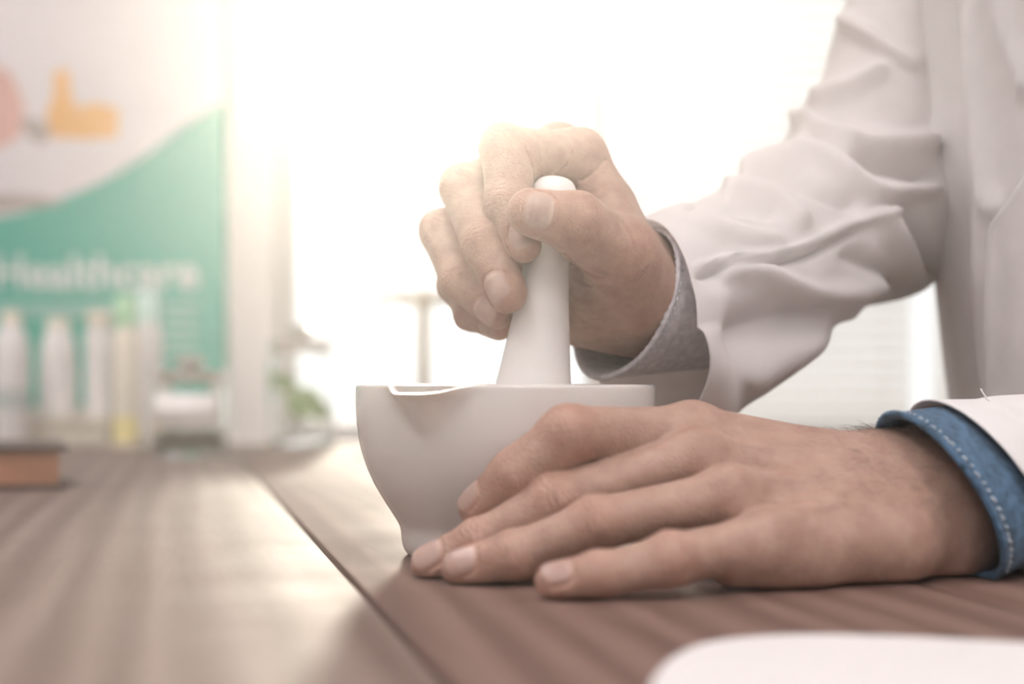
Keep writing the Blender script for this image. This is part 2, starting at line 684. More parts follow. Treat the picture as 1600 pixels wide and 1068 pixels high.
def relax(f, V, Q, it=2, h=.0004):
    """pull the vertices onto the surface and even them out"""
    e = np.concatenate([Q[:, [0, 1]], Q[:, [1, 2]], Q[:, [2, 3]], Q[:, [3, 0]]])
    for _ in range(it):
        s = np.zeros_like(V); c = np.zeros(len(V))
        for a, b in ((0, 1), (1, 0)):
            for k in range(3):
                s[:, k] += np.bincount(e[:, a], V[e[:, b], k], len(V))
            c += np.bincount(e[:, a], minlength=len(V))
        V = .5 * V + .5 * s / np.maximum(c, 1)[:, None]
        d = f(V)
        G = np.stack([(f(V + np.eye(3)[k] * h) - d) / h for k in range(3)], 1)
        g2 = np.einsum('ij,ij->i', G, G)
        V = V - np.clip(d / np.maximum(g2, .2), -.001, .001)[:, None] * G
    return V


# ------------------------------------------------------------------ room shell
BW = 2.12            # inner face of the back wall
ZF = -.75
X0, X1, Y0 = -2.2, 2.6, -2.4


def struct(name, bm, m, parent=None):
    o = obj(name, bm, m, parent)
    if parent is None: o['kind'] = 'structure'
    return o


struct('floor', box_bm((X0 - .1, Y0 - .1, ZF - .1), (X1 + .1, BW + .25, ZF)), M['floor'])
struct('ceiling', box_bm((X0 - .1, Y0 - .1, CEIL), (X1 + .1, BW + .25, CEIL + .1)), M['ceiling'])
struct('wall_left', box_bm((X0 - .1, Y0, ZF), (X0, BW + .12, CEIL)), M['wall'])
struct('wall_right', box_bm((X1, Y0, ZF), (X1 + .1, BW + .12, CEIL)), M['wall'])
# window added in the unseen wall behind the camera, for front light
bm = box_bm((X0, Y0 - .1, ZF), (-1.6, Y0, CEIL))
box_bm((1.4, Y0 - .1, ZF), (X1, Y0, CEIL), bm=bm)
box_bm((-1.6, Y0 - .1, ZF), (1.4, Y0, .25), bm=bm)
box_bm((-1.6, Y0 - .1, 1.68), (1.4, Y0, CEIL), bm=bm)
struct('wall_front', bm, M['wall'])
fr = struct('window_3', box_bm((-.13, Y0 - .07, .29), (-.07, Y0 - .02, 1.64), .004), M['white_paint'])
for lo, hi in (((-1.6, Y0 - .07, .25), (1.4, Y0 - .02, .29)), ((-1.6, Y0 - .07, 1.64), (1.4, Y0 - .02, 1.68))):
    obj('frame_rail', box_bm(lo, hi, .004), M['white_paint'], fr)
for x in (-1.6, 1.36):
    obj('frame_stile', box_bm((x, Y0 - .07, .29), (x + .04, Y0 - .02, 1.64), .004), M['white_paint'], fr)
# back wall with one long opening for the windows
WX0, WX1, WZ0, WZ1 = P(432, 0, BW)[0], 1.70, -.02, 1.36
bm = box_bm((X0, BW, ZF), (WX0, BW + .14, CEIL))
box_bm((WX1, BW, ZF), (X1, BW + .14, CEIL), bm=bm)
box_bm((WX0, BW, ZF), (WX1, BW + .14, WZ0), bm=bm)
box_bm((WX0, BW, WZ1), (WX1, BW + .14, CEIL), bm=bm)
struct('wall_back', bm, M['wall'])
M['pane'] = pane_mat('window_glass')
for a, b in ((-1.58, -.12), (-.08, 1.38)):
    obj('pane', box_bm((a, Y0 - .05, .27), (b, Y0 - .045, 1.66)), M['pane'], fr)
M['slat'] = cloth_mat('blind_slat', (.88, .87, .85), 900, .05, .01, .6, .6)
mx1, mx2 = P(935, 0, BW)[0], P(1440, 0, BW)[0]
xs = [WX0, mx1, WX1]
for i in range(2):
    a, b = xs[i], xs[i + 1]
    fr = struct('window_%d' % (i + 1), box_bm((a, BW + .05, WZ0), (a + .016, BW + .11, WZ1), .004), M['white_paint'])
    obj('frame_rail', box_bm((a + .016, BW + .05, WZ0), (b - .0, BW + .11, WZ0 + .04), .004), M['white_paint'], fr)
    obj('frame_rail', box_bm((a + .016, BW + .05, WZ1 - .04), (b - .0, BW + .11, WZ1), .004), M['white_paint'], fr)
    obj('frame_stile', box_bm((b - .016, BW + .05, WZ0 + .04), (b, BW + .11, WZ1 - .04), .004), M['white_paint'], fr)
    obj('pane', box_bm((a + .012, BW + .085, WZ0 + .03), (b - .012, BW + .09, WZ1 - .03)), M['pane'], fr)
for i, (a, b) in enumerate(((mx1 + .01, P(1432, 0, BW)[0]), (P(1466, 0, BW)[0], WX1 - .01))):
        bl = empty('window_blind', ((a + b) / 2, BW + .03, WZ1))
        setp(bl, ['wide white slatted blind on the window behind the white sleeve', 'white slatted blind on the window, hidden mostly by the lab coat'][i], 'blind', 'window blinds')
        wdt = b - a
        obj('headrail', box_bm((-wdt / 2, -.016, -.03), (wdt / 2, .016, 0), .003), M['white_paint'], bl)
        proto = None
        n = int((WZ1 - .04 - WZ0) / .021)
        for k in range(n):
            if proto is None:
                sb = bmesh.new()
                prof = [(-.0125 + .025 * q / 4, .0022 * math.sin(PI * q / 4)) for q in range(5)]
                vs = [[sb.verts.new((x, y, z)) for y, z in prof] for x in (-wdt / 2, wdt / 2)]
                for q in range(4): sb.faces.new((vs[0][q], vs[0][q + 1], vs[1][q + 1], vs[1][q]))
                proto = obj('slat', sb, M['slat'], bl, True)
                o = proto
            else:
                o = proto.copy(); COL.objects.link(o)
            o.location = (0, 0, -.045 - .021 * k)
            o.rotation_euler = (math.radians(42), 0, 0)
        obj('bottom_rail', box_bm((-wdt / 2, -.012, -.045 - .021 * n - .006), (wdt / 2, .012, -.045 - .021 * n + .004), .003), M['white_paint'], bl)
        for fx in (-.4, .4):
            obj('ladder_cord', tube_bm([(fx * wdt, -.014, -.03), (fx * wdt, -.014, -.045 - .021 * n)], .0008, 6), M['white_paint'], bl)
struct('trim_1', box_bm((P(362, 0, BW)[0], BW - .014, ZF), (WX0, BW, 1.42), .003), M['white_paint'])
struct('trim_2', box_bm((P(362, 0, BW)[0], BW - .014, 1.42), (WX1 + .07, BW, 1.49), .003), M['white_paint'])
struct('trim_3', box_bm((WX1, BW - .014, ZF), (WX1 + .07, BW, 1.42), .003), M['white_paint'])
struct('trim_4', box_bm((P(362, 0, BW)[0], BW - .05, WZ0 - .03), (WX1 + .07, BW + .06, WZ0), .004), M['white_paint'])
for nm, lo, hi in (('baseboard_left', (X0, Y0, ZF), (X0 + .015, BW, ZF + .09)), ('baseboard_right', (X1 - .015, Y0, ZF), (X1, BW, ZF + .09)),
                   ('baseboard_front', (X0, Y0, ZF), (X1, Y0 + .015, ZF + .09))):
    struct(nm, box_bm(lo, hi, .003), M['white_paint'])
# unseen ceiling panels, added for fill light
m, nt, b = new_mat('lamp_diffuser')
b.inputs['Base Color'].default_value = (.9, .9, .9, 1)
b.inputs['Emission Color'].default_value = (1, .935, .92, 1)
b.inputs['Emission Strength'].default_value = FILL_POWER
M['lamp'] = m
for i, (lx, ly) in enumerate(((-1.1, -1.5), (.3, -1.5), (1.6, -1.5), (-1.1, -.2), (.3, -.2), (1.6, -.2), (-1.1, 1.1))):
    lt = empty('ceiling_light', (lx, ly, CEIL))
    setp(lt, 'square ceiling light panel with white frame, above the picture', 'ceiling light', 'ceiling light panels')
    bm = box_bm((-.32, -.32, -.03), (.32, -.29, 0)); box_bm((-.32, .29, -.03), (.32, .32, 0), bm=bm)
    box_bm((-.32, -.29, -.03), (-.29, .29, 0), bm=bm); box_bm((.29, -.29, -.03), (.32, .29, 0), bm=bm)
    obj('frame', bm, M['white_paint'], lt)
    obj('diffuser', box_bm((-.29, -.29, -.018), (.29, .29, -.012)), M['lamp'], lt)

# ------------------------------------------------------------------ table
ANG = math.radians(13.4)
tab = empty('table', (0, 0, ZF), ANG)
setp(tab, 'dark varnished wooden plank table the mortar stands on', 'table')
TZ = -ZF
seams = [-.772, -.562, -.352, -.142, .068, .278, .378]
U0, U1 = -.12, 1.885
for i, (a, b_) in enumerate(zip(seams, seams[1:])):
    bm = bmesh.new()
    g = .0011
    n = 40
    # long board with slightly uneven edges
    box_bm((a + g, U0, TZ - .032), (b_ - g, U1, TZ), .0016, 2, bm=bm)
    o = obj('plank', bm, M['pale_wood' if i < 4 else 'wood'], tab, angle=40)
obj('apron', box_bm((seams[0] + .04, U0 + .05, TZ - .12), (seams[-1] - .04, U0 + .075, TZ - .033)), M['wood'], tab)
obj('apron', box_bm((seams[0] + .04, U1 - .075, TZ - .12), (seams[-1] - .04, U1 - .05, TZ - .033)), M['wood'], tab)
obj('apron', box_bm((seams[0] + .04, U0 + .076, TZ - .12), (seams[0] + .065, U1 - .076, TZ - .033)), M['wood'], tab)
obj('apron', box_bm((seams[-1] - .065, U0 + .076, TZ - .12), (seams[-1] - .04, U1 - .076, TZ - .033)), M['wood'], tab)
for x in (seams[0] + .07, seams[-1] - .13):
    for y in (U0 + .08, U1 - .14):
        obj('leg', box_bm((x, y, 0), (x + .06, y + .06, TZ - .033), .004), M['wood'], tab)
# ------------------------------------------------------------------ person: body
def mk_left():
    H = Hand()
    H.plane = .0004
    nP = unit((0.05, -.62, .78))
    mcp = [P(1082, 676, .590), P(1090, 715, .572), P(1140, 776, .549), P(1205, 842, .527)]
    car = [P(1345, 735, .598), P(1350, 762, .582), P(1352, 795, .567), P(1345, 830, .552)]
    rr = [(.0135, .0112), (.0135, .0112), (.0135, .0108), (.0135, .0098)]
    for a, b, (r1, r2) in zip(car, mcp, rr):
        H.palm.append((a, b, r1, r2, None, 1, .010))
    wr = P(1440, 792, .582)
    nw = unit((.1, -.80, .55))
    H.palm.append((P(1330, 785, .575), wr, .026, .0315, nw, .74, .012))
    H.palm.append((wr, P(1800, 742, .70), .0315, .040, nw, .82, .012))
    # fleshy edge of the hand on the table
    H.palm.append((P(1215, 862, .537), P(1390, 845, .552), .0118, .0185, None, 1, .012))
    H.palm.append((P(1150, 878, .524), P(1260, 868, .534), .0092, .0125, None, 1, .010))
    H.palm.append((P(1130, 800, .575), P(1300, 800, .585), .012, .016, None, 1, .012))
    # ball of the thumb, behind
    H.palm.append((P(1330, 768, .615), P(1190, 718, .632), .015, .0135, None, 1, .014))
    fs = [
        Finger([mcp[0], P(888, 678, .5622), P(806, 743, .5645), P(747, 790, .571)], (.0112, .0112, .0102, .0083), (-.25, -.55, .8),
               (.0058, .0066), nail_hint=(-.75, -.45, .45), pads=[0, .002, 0], creases=.45),
        Finger([mcp[1], P(868, 782, .556), P(748, 848, .557), P(673, 880, .560)], (.0112, .0100, .0088, .0080), (-.1, -.62, .78),
               (.0062, .0072), nail_hint=(-.25, -.66, .72)),
        Finger([mcp[2], P(930, 818, .536), P(803, 868, .5385), P(722, 887, .5420)], (.0108, .0098, .0088, .0080), (-.1, -.65, .76),
               (.0062, .0070), nail_hint=(-.2, -.78, .62)),
        Finger([mcp[3], P(1048, 874, .507), P(935, 899, .503), P(866, 907, .503)], (.0098, .0092, .0078, .0070), (-.1, -.68, .74),
               (.0052, .0060), nail_hint=(-.2, -.72, .7)),
        Finger([P(1200, 712, .630), (.094, .668, .042), (.0670, .690, .041)], (.0130, .0118, .0100), (.3, .3, .9), (.007, .008)),
    ]
    H.fingers = fs
    for a, b in zip(car, mcp):
        H.ridges.append(([a + nP * .0128 + (b - a) * .15, a + (b - a) * .6 + nP * .0118, b + nP * .0105], .0024, .0011))
    v = lambda *q: [P(*t) for t in q]
    H.ridges.append((v((1175, 712, .566), (1230, 735, .560), (1300, 742, .556), (1370, 730, .555)), .0022, .0010))
    H.ridges.append((v((1180, 770, .545), (1225, 790, .540), (1290, 778, .540), (1350, 800, .540)), .0020, .0008))
    for i in range(3):
        H.dents.append((.5 * (mcp[i] + mcp[i + 1]) * .72 + .5 * (car[i] + car[i + 1]) * .28 + nP * .010, .008, .0016))
    for m_ in mcp[:4]:
        H.dents.append((m_ + nP * .011, .0075, -.0013))
    return H


def mk_right():
    H = Hand()
    mcp = [P(905, 243, .686), P(873, 234, .706), P(836, 310, .718), P(820, 385, .728)]
    car = [P(1003, 432, .690), P(1000, 440, .708), P(985, 458, .722), P(965, 480, .730)]
    rr = [(.0150, .0118), (.0145, .0122), (.014, .0115), (.0135, .0105)]
    for a, b, (r1, r2) in zip(car, mcp, rr):
        H.palm.append((a, b, r1, r2, None, 1, .011))
    wr = P(1012, 460, .708)
    nw = unit((-.6, .75, .1))
    H.palm.append((P(985, 455, .70), wr, .0255, .0255, nw, .78, .012))
    H.palm.append((wr, P(1392, 362, .85), .0255, .036, nw, .86, .012))
    H.palm.append((P(1000, 490, .702), P(908, 492, .708), .0165, .0155, None, 1, .014))
    H.palm.append((P(985, 455, .685), P(925, 470, .685), .019, .0175, None, 1, .014))
    # web between thumb and index finger
    H.palm.append((P(952, 320, .672), P(975, 395, .664), .0105, .015, None, 1, .014))
    fs = [
        Finger([mcp[0], P(788, 233, .664), P(793, 318, .6545), P(819, 383, .6447)], (.0115, .0112, .0098, .0080), (-.6, -.15, .8),
               (.0058, .0066), nail_hint=(.0, -1, -.05), pads=[.004, .003, 0]),
        Finger([mcp[1], P(725, 294, .680), P(760, 382, .6590), P(792, 459, .6465)], (.0118, .0110, .0108, .0090), (-.7, -.35, .6),
               (.0064, .0074), nail_hint=(-.45, -.9, -.1), pads=[.003, .002, 0]),
        Finger([mcp[2], P(691, 362, .694), P(722, 436, .677), P(776, 487, .665)], (.0112, .0104, .0100, .0083), (-.8, -.35, .4),
               (.0060, .0068), nail_hint=(-.3, -.85, -.4), pads=[.003, .002, 0]),
        Finger([mcp[3], P(713, 446, .710), P(738, 489, .694), P(779, 508, .678)], (.0100, .0088, .0080, .0072), (-.9, -.3, .2),
               (.0050, .0058), nail_hint=(-.2, -.8, -.5)),
        Finger([P(1000, 462, .678), P(968, 398, .652), P(898, 347, .634), P(829, 331, .6285)], (.0185, .0158, .0130, .0106), (.15, -.8, .5),
               (.0084, .0070), k=.012, nail_hint=(-.05, -1, .05), creases=.8, pads=[0, .002, 0]),
    ]
    H.fingers = fs
    for pts, wd, dep in ([(885, 395), (906, 415), (932, 430), (962, 433)], 3.2, .0011), ([(886, 425), (905, 440), (925, 446)], 3, .0008), \
            ([(888, 488), (906, 502), (926, 511), (952, 506)], 4, .0010), ([(905, 490), (930, 496), (950, 492)], 2.5, .0006), ([(908, 482), (932, 488), (952, 483)], 2.5, .0006), \
            ([(890, 455), (905, 466), (920, 470)], 3, .0006), ([(944, 250), (930, 268), (908, 282)], 3.2, .0011), ([(892, 236), (884, 258), (866, 272)], 3.0, .0010), \
            ([(972, 350), (985, 372), (990, 392)], 4, .0006):
        H.lines.append(([tuple(t) for t in catmull([np.array(t, float) for t in pts], 4)], wd, dep, .715))
    return H


def build_hand_mesh(H, lo, hi, h):
    V, Q = polygonise(H.sdf, lo, hi, h)
    V = relax(H.sdf, V, Q, 2)
    c, nl = H.colour(V)
    return V, Q, c, nl


HL, HR = mk_left(), mk_right()
VOX = .00075
XL, XR = P(1690, 0, .66)[0], P(1180, 0, .76)[0]
VL, QL, CL, NL = build_hand_mesh(HL, (-.045, .485, -.006), (XL, .72, .085), VOX)
VR, QR, CR, NR = build_hand_mesh(HR, (-.050, .605, .070), (XR, .80, .222), VOX)


def body_sdf(p):
    el_r, sh_r = P(1392, 362, .85), np.array([.33, .94, .40])
    el_l, sh_l = P(1800, 742, .70) + np.array([.03, .02, .02]), np.array([.40, .60, .40])
    wr = P(1015, 460, .702); wl = P(1440, 792, .582)
    d = cone(p, wr + (el_r - wr) * .3, el_r, .030, .032)
    d = smin(d, cone(p, el_r, sh_r, .034, .045), .02)
    d = np.minimum(d, smin(cone(p, wl + (el_l - wl) * .3, el_l, .033, .042), cone(p, el_l, sh_l, .042, .055), .02))
    tor = smin(cone(p, np.array([.50, .77, -.15]), np.array([.45, .77, .34]), .10, .10, np.array([0, 1., 0]), 1.35), cone(p, sh_r, sh_l, .06, .06), .06)
    return smin(d, tor, .04)


def build_body():
    V, Q = polygonise(body_sdf, (XR - .03, .46, -.32), (.66, 1.10, .50), .009)
    V = relax(body_sdf, V, Q, 1, .003)
    cen = V[Q].mean(1)
    right_arm = (cen[:, 0] < XR + .004) & (cen[:, 1] > .68)
    left_arm = (cen[:, 0] < XL + .004) & (cen[:, 1] < .70) & (cen[:, 2] < .12)
    Q = Q[~(right_arm | left_arm)]
    me = bpy.data.meshes.new('body')
    parts = [(VL, QL, CL, NL), (VR, QR, CR, NR), (V, Q, np.tile([.56, .375, .305], (len(V), 1)), np.zeros(len(V)))]
    off = 0; vs = []; qs = []; cs = []; ns = []
    for v, q, c, n in parts:
        vs.append(v); qs.append(q + off); cs.append(c); ns.append(n); off += len(v)
    vs = np.concatenate(vs); qs = np.concatenate(qs); cs = np.concatenate(cs); ns = np.concatenate(ns)
    used = np.zeros(len(vs), bool); used[qs.ravel()] = True
    mp = np.cumsum(used) - 1
    vs, cs, ns, qs = vs[used], cs[used], ns[used], mp[qs]
    me.from_pydata(vs.tolist(), [], qs.tolist())
    a = me.attributes.new('tint', 'FLOAT_COLOR', 'POINT')
    a.data.foreach_set('color', np.concatenate([cs, np.ones((len(cs), 1))], 1).astype(np.float32).ravel())
    a = me.attributes.new('nail', 'FLOAT', 'POINT')
    a.data.foreach_set('value', ns.astype(np.float32))
    bm = bmesh.new(); bm.from_mesh(me)
    # join each forearm to the arm inside the sleeve
    be = [e for e in bm.edges if e.is_boundary]
    loops = []
    left = set(be)
    while left:
        e = left.pop(); comp = [e]; st = list(e.verts)
        while st:
            vv = st.pop()
            for e2 in vv.link_edges:
                if e2 in left:
                    left.discard(e2); comp.append(e2); st.extend(e2.verts)
        cc = sum((e_.calc_center_median() if hasattr(e_, 'calc_center_median') else (e_.verts[0].co + e_.verts[1].co) / 2 for e_ in comp), Vector()) / len(comp)
        loops.append((len(comp), cc, comp))
    loops = [l for l in loops if l[0] > 12]
    for n_, c_, _ in loops: print('LOOP', n_, tuple(round(x, 3) for x in c_))
    for ref in (Vector(P(1690, 750, .66)), Vector(P(1180, 450, .76))):
        near = sorted(loops, key=lambda l: (l[1] - ref).length)[:2]
        try:
            bmesh.ops.bridge_loops(bm, edges=near[0][2] + near[1][2])
        except Exception as ex:
            print('bridge', ex)
    bm.to_mesh(me); bm.free()
    return me


person = empty('person', (.42, .77, 0))
setp(person, 'person in white lab coat and denim shirt, fist on pestle, other hand steadying mortar', 'person')
body_me = build_body()
body = link_mesh('body', body_me, M['skin'], None, True)
body.parent = person
body.matrix_parent_inverse = Matrix.Translation(-Vector(person.location))
PINV = Matrix.Translation(-Vector(person.location))


def wear(o, parent=None):
    o.parent = parent or person
    o.matrix_parent_inverse = PINV if parent is None else Matrix.Identity(4)
    return o
# ------------------------------------------------------------------ poster on the wall
def flat_poly(name, pts, y, t, mat, parent):
    bm = bmesh.new()
    vs = [bm.verts.new((x, y - t, z)) for x, z in pts]
    f = bm.faces.new(vs)
    r = bmesh.ops.extrude_face_region(bm, geom=[f])
    for v in r['geom']:
        if isinstance(v, bmesh.types.BMVert): v.co.y = y
    return obj(name, bm, mat, parent)


def wpx(px, py, D=BW - .012):
    p = P(px, py, D)
    return p[0], p[2]


po = empty('poster', (0, 0, 0))
setp(po, 'large green and white health poster with white lettering on the wall beside the window', 'poster')
xr, zb = wpx(352, 634)
xl, zt = -1.20, .88
M['green'] = plain('printed_green', (.075, .43, .33), .45, .04, 4)
M['print_white'] = plain('printed_pale_pink', (.74, .69, .70), .45, .05, 5)
M['print_grey'] = plain('printed_warm_grey', (.42, .36, .33), .45, .05, 5)
M['print_skin'] = plain('printed_skin', (.70, .42, .36), .45, .06, 12)
M['print_orange'] = plain('printed_orange', (.80, .44, .14), .45, .06, 12)
M['print_text'] = plain('printed_white', (.80, .82, .80), .45, .02, 12)
M['print_light'] = plain('printed_light_text', (.42, .62, .56), .45, .04, 12)
obj('board', box_bm((xl, BW - .012, zb), (xr, BW - .001, zt), .0015), M['green'], po)
yf = BW - .0125
arc = [(-620, 420), (-300, 385), (0, 338), (60, 322), (150, 288), (230, 240), (290, 195), (350, 160)]
pts = [wpx(*q) for q in [tuple(v) for v in catmull([np.array(a, float) for a in arc], 6)]]
pts = [(max(x, xl), z) for x, z in pts]
obj_pts = pts + [(xr, zt), (xl, zt)]
flat_poly('printed_photo', obj_pts, yf, .0004, M['print_white'], po)
dk = [(-400, 372), (-100, 330), (0, 303), (60, 306), (105, 318), (60, 324), (0, 330), (-100, 352), (-400, 392)]
flat_poly('printed_dish_rim', [(max(x, xl), z) for x, z in [wpx(*q) for q in dk]], yf - .0006, .0003, M['print_grey'], po)
hand = [(-330, 40), (-120, 70), (0, 105), (22, 125), (38, 165), (36, 200), (18, 222), (-40, 240), (-160, 250), (-330, 230)]
flat_poly('printed_hand', [wpx(*q) for q in [tuple(v) for v in catmull([np.array(a, float) for a in hand], 4)]], yf - .0006, .0003, M['print_skin'], po)
spoon = [(72, 178), (84, 150), (84, 112), (108, 108), (112, 150), (120, 168), (150, 160), (186, 170), (184, 214), (140, 218), (80, 214)]
flat_poly('printed_medicine', [wpx(*q) for q in spoon], yf - .0006, .0003, M['print_orange'], po)
flat_poly('printed_spoon', [wpx(*q) for q in ((30, 185), (60, 186), (78, 200), (74, 222), (60, 226), (40, 208))], yf - .001, .0003, M['print_grey'], po)


def text(name, s, loc, size, mat, parent, bold=.0, width=None):
    c = bpy.data.curves.new(name, 'FONT')
    c.body = s
    c.size = size
    c.extrude = .0003
    c.offset = bold
    t = bpy.data.objects.new(name, c)
    COL.objects.link(t)
    bpy.context.view_layer.update()
    me = bpy.data.meshes.new_from_object(t.evaluated_get(bpy.context.evaluated_depsgraph_get()))
    bpy.data.objects.remove(t)
    o = link_mesh(name, me, mat, parent)
    if width:
        xs_ = [v.co.x for v in me.vertices]
        k = width / (max(xs_) - min(xs_))
        for v in me.vertices: v.co.x = (v.co.x - min(xs_)) * k
    o.rotation_euler = (PI / 2, 0, 0)
    o.location = loc
    return o


tx, tz = wpx(-8, 450)
text('lettering', 'Healthcare', (tx, yf - .0012, tz), .070, M['print_text'], po, .0012, wpx(310, 450)[0] - tx)
for row in range(2):
    a, b_ = wpx(0, 474 + 14 * row), wpx(184, 481 + 14 * row)
    flat_poly('text_line', [(a[0] - .2, a[1]), (b_[0], a[1]), (b_[0], b_[1]), (a[0] - .2, b_[1])], yf - .0002, .0004, M['print_light'], po)
for row in range(5):
    a, b_ = wpx(256, 474 + 18 * row), wpx(308 - 5 * (row % 2), 482 + 18 * row)
    flat_poly('text_line', [(a[0], a[1]), (b_[0], a[1]), (b_[0], b_[1]), (a[0], b_[1])], yf - .0002, .0004, M['print_light'], po)

# ------------------------------------------------------------------ things at the far end of the table
M['plastic'] = plain('white_plastic', (.80, .77, .75), .35, .03, 20)
M['cream'] = plain('cream_plastic', (.80, .74, .62), .4, .03, 20)
M['yellow'] = plain('yellow_label', (.85, .74, .34), .5, .04, 20)
M['lime'] = plain('pale_green_plastic', (.42, .72, .46), .35, .04, 20)
M['mint'] = plain('mint_plastic', (.62, .84, .78), .35, .04, 20)
M['greylab'] = plain('grey_label', (.52, .56, .54), .5, .04, 20)
M['paperlab'] = plain('paper_label', (.84, .81, .80), .6, .02, 30)
M['riser'] = plain('beige_board', (.66, .60, .50), .6, .05, 10)
M['glass'] = glass_mat('clear_glass', (.96, .98, .97))
M['steel'] = plain('brushed_steel', (.58, .53, .50), .16, .04, 40, metal=1)
M['brass'] = plain('aged_brass', (.22, .15, .08), .5, .06, 40, metal=.3)
M['dark'] = plain('dark_dried_herb', (.075, .045, .032), .8, .4, 160, .5)
M['leaf'] = plain('green_leaf', (.24, .38, .09), .5, .18, 60)


def bottle(px, w, ytop, ybase, D, prof, cap, capf, label, colm, cap_mat, lab_mat=None, lab=(0, 0)):
    k = D / F
    x = (px - 800) * k
    h = (ybase - ytop) * k
    r = w * k / 2
    zb_ = CAMZ - (ybase - HZ) * k
    root = empty('bottle', (x, D, zb_))
    setp(root, label, 'bottle', 'bottles in front of the poster')
    pr = [(0, 0)] + [(r * a, h * capf * b_) for a, b_ in prof]
    obj('body', lathe_bm(pr + [(0, h * capf)], 32), colm, root, angle=35)
    rc = r * cap
    obj('cap', lathe_bm([(0, h * capf), (rc * .97, h * capf), (rc, h * (capf + .01)), (rc, h * .985), (rc * .9, h), (0, h)], 28), cap_mat, root, angle=35)
    if lab_mat:
        z0, z1 = h * lab[0], h * lab[1]
        obj('label', lathe_bm([(r * 1.008, z0), (r * 1.012, z0), (r * 1.012, z1), (r * 1.008, z1)], 32), lab_mat, root, angle=35)
    return root


rx0, rz1 = P(48, 0, 1.86)[0], P(0, 652, 1.86)[2]
ri = empty('display_riser', ((P(48, 0, 1.87)[0] + P(186, 0, 1.87)[0]) / 2, 1.87, 0))
setp(ri, 'low beige display step under two white bottles', 'display step')
rw = (P(186, 0, 1.87)[0] - P(48, 0, 1.87)[0]) / 2
obj('top_board', box_bm((-rw, -.05, rz1 - .008), (rw, .05, rz1), .0015), M['riser'], ri)
obj('front_board', box_bm((-rw + .003, -.046, 0.0005), (rw - .003, -.038, rz1 - .008), .001), M['riser'], ri)
for sx in (-rw + .003, rw - .011):
    obj('side_board', box_bm((sx, -.038, .0005), (sx + .008, .046, rz1 - .008), .001), M['riser'], ri)
ybase_at = lambda D: HZ + CAMZ * F / D
shoulder = [(.95, 0), (1, .02), (1, .72), (.96, .82), (.80, .92), (.55, 1)]
flatsh = [(.95, 0), (1, .02), (1, .90), (.92, .96), (.6, 1)]
dome = [(.95, 0), (1, .02), (1, .60), (.95, .74), (.82, .88), (.62, 1)]
bottle(18, 56, 486, ybase_at(1.80), 1.80, shoulder, .56, .90, 'tall white bottle at the left edge with a small grey label', M['plastic'], M['cream'], M['greylab'], (.26, .42))
bottle(91, 57, 497, 652, 1.862, dome, .62, .90, 'white bottle with sloping shoulders on the beige step', M['plastic'], M['cream'], M['paperlab'], (.08, .52))
bottle(156, 44, 486, 652, 1.862, flatsh, .9, .86, 'slim white bottle with a straight cap on the beige step', M['plastic'], M['cream'], M['paperlab'], (.08, .55))
bottle(197, 38, 462, ybase_at(1.76), 1.76, flatsh, .86, .80, 'yellow-banded bottle with a light green cap', M['cream'], M['lime'], M['yellow'], (.03, .20))
bottle(232, 44, 456, ybase_at(1.82), 1.82, flatsh, .80, .80, 'white bottle with a mint cap behind the steel-lidded jar', M['plastic'], M['mint'], M['paperlab'], (.1, .6))


def jar(px, w, y0, D, lid_y, top_y, label, name='glass_jar'):
    k = D / F
    r = w * k / 2
    root = empty(name, ((px - 800) * k, D, 0.0004))
    setp(root, label, 'jar')
    zl = CAMZ - (lid_y - HZ) * k
    zt_ = CAMZ - (top_y - HZ) * k
    t = .0028
    prof = [(0, 0), (r * .92, 0), (r * .985, .003), (r, .008), (r, zl * .86), (r * .97, zl * .93), (r * .86, zl * .985), (r * .86, zl), (r * .86 - t, zl), (r * .86 - t, zl * .985),
            (r * .97 - t, zl * .93), (r - t, zl * .86), (r - t, .010), (r * .92, .006), (0, .005)]
    obj('glass_body', lathe_bm(prof, 48), M['glass'], root, angle=40)
    hl = zt_ - zl
    lid = obj('lid', lathe_bm([(0, zl + .0005), (r * .93, zl + .0005), (r * .96, zl + .002), (r * .96, zl + hl * .36), (r * .90, zl + hl * .45), (r * .4, zl + hl * .52), (0, zl + hl * .53)], 48), M['steel'], root, angle=35)
    obj('knob', lathe_bm([(r * .16, zl + hl * .53), (r * .18, zl + hl * .60), (r * .42, zl + hl * .72), (r * .42, zl + hl * .88), (r * .25, zl + hl), (0, zl + hl)], 32), M['steel'], lid, angle=50)
    return root, r, zl


j1, r1, z1 = jar(297, 118, 0, 1.53, 598, 558, 'glass jar with steel lid and dark dried contents before the green poster')
fill = lathe_bm([(0, .0065), (r1 * .88, .0065), (r1 * .9, .012), (r1 * .9, .024), (r1 * .6, .027), (0, .026)], 40)
for v in fill.verts:
    if v.co.z > .02: v.co.z += rng.uniform(-.0015, .0015)
o = obj('dried_herb', fill, M['dark'], j1, True); o['kind'] = 'stuff'
zA, zB = .034, z1 * .84
lb = bmesh.new()
for z in (zA, zB):
    for i in range(17):
        a = -PI / 2 + (i / 16 - .5) * 1.9
        lb.verts.new(((r1 + .0006) * math.cos(a), (r1 + .0006) * math.sin(a), z))
lb.verts.ensure_lookup_table()
for i in range(16): lb.faces.new((lb.verts[i], lb.verts[i + 1], lb.verts[18 + i], lb.verts[17 + i]))
o = obj('label', lb, M['paperlab'], j1, True)
o.modifiers.new('thickness', 'SOLIDIFY').thickness = .0004

j2, r2, z2 = jar(472, 104, 0, 1.80, 552, 508, 'glass jar with steel lid holding green leaves in front of the window')


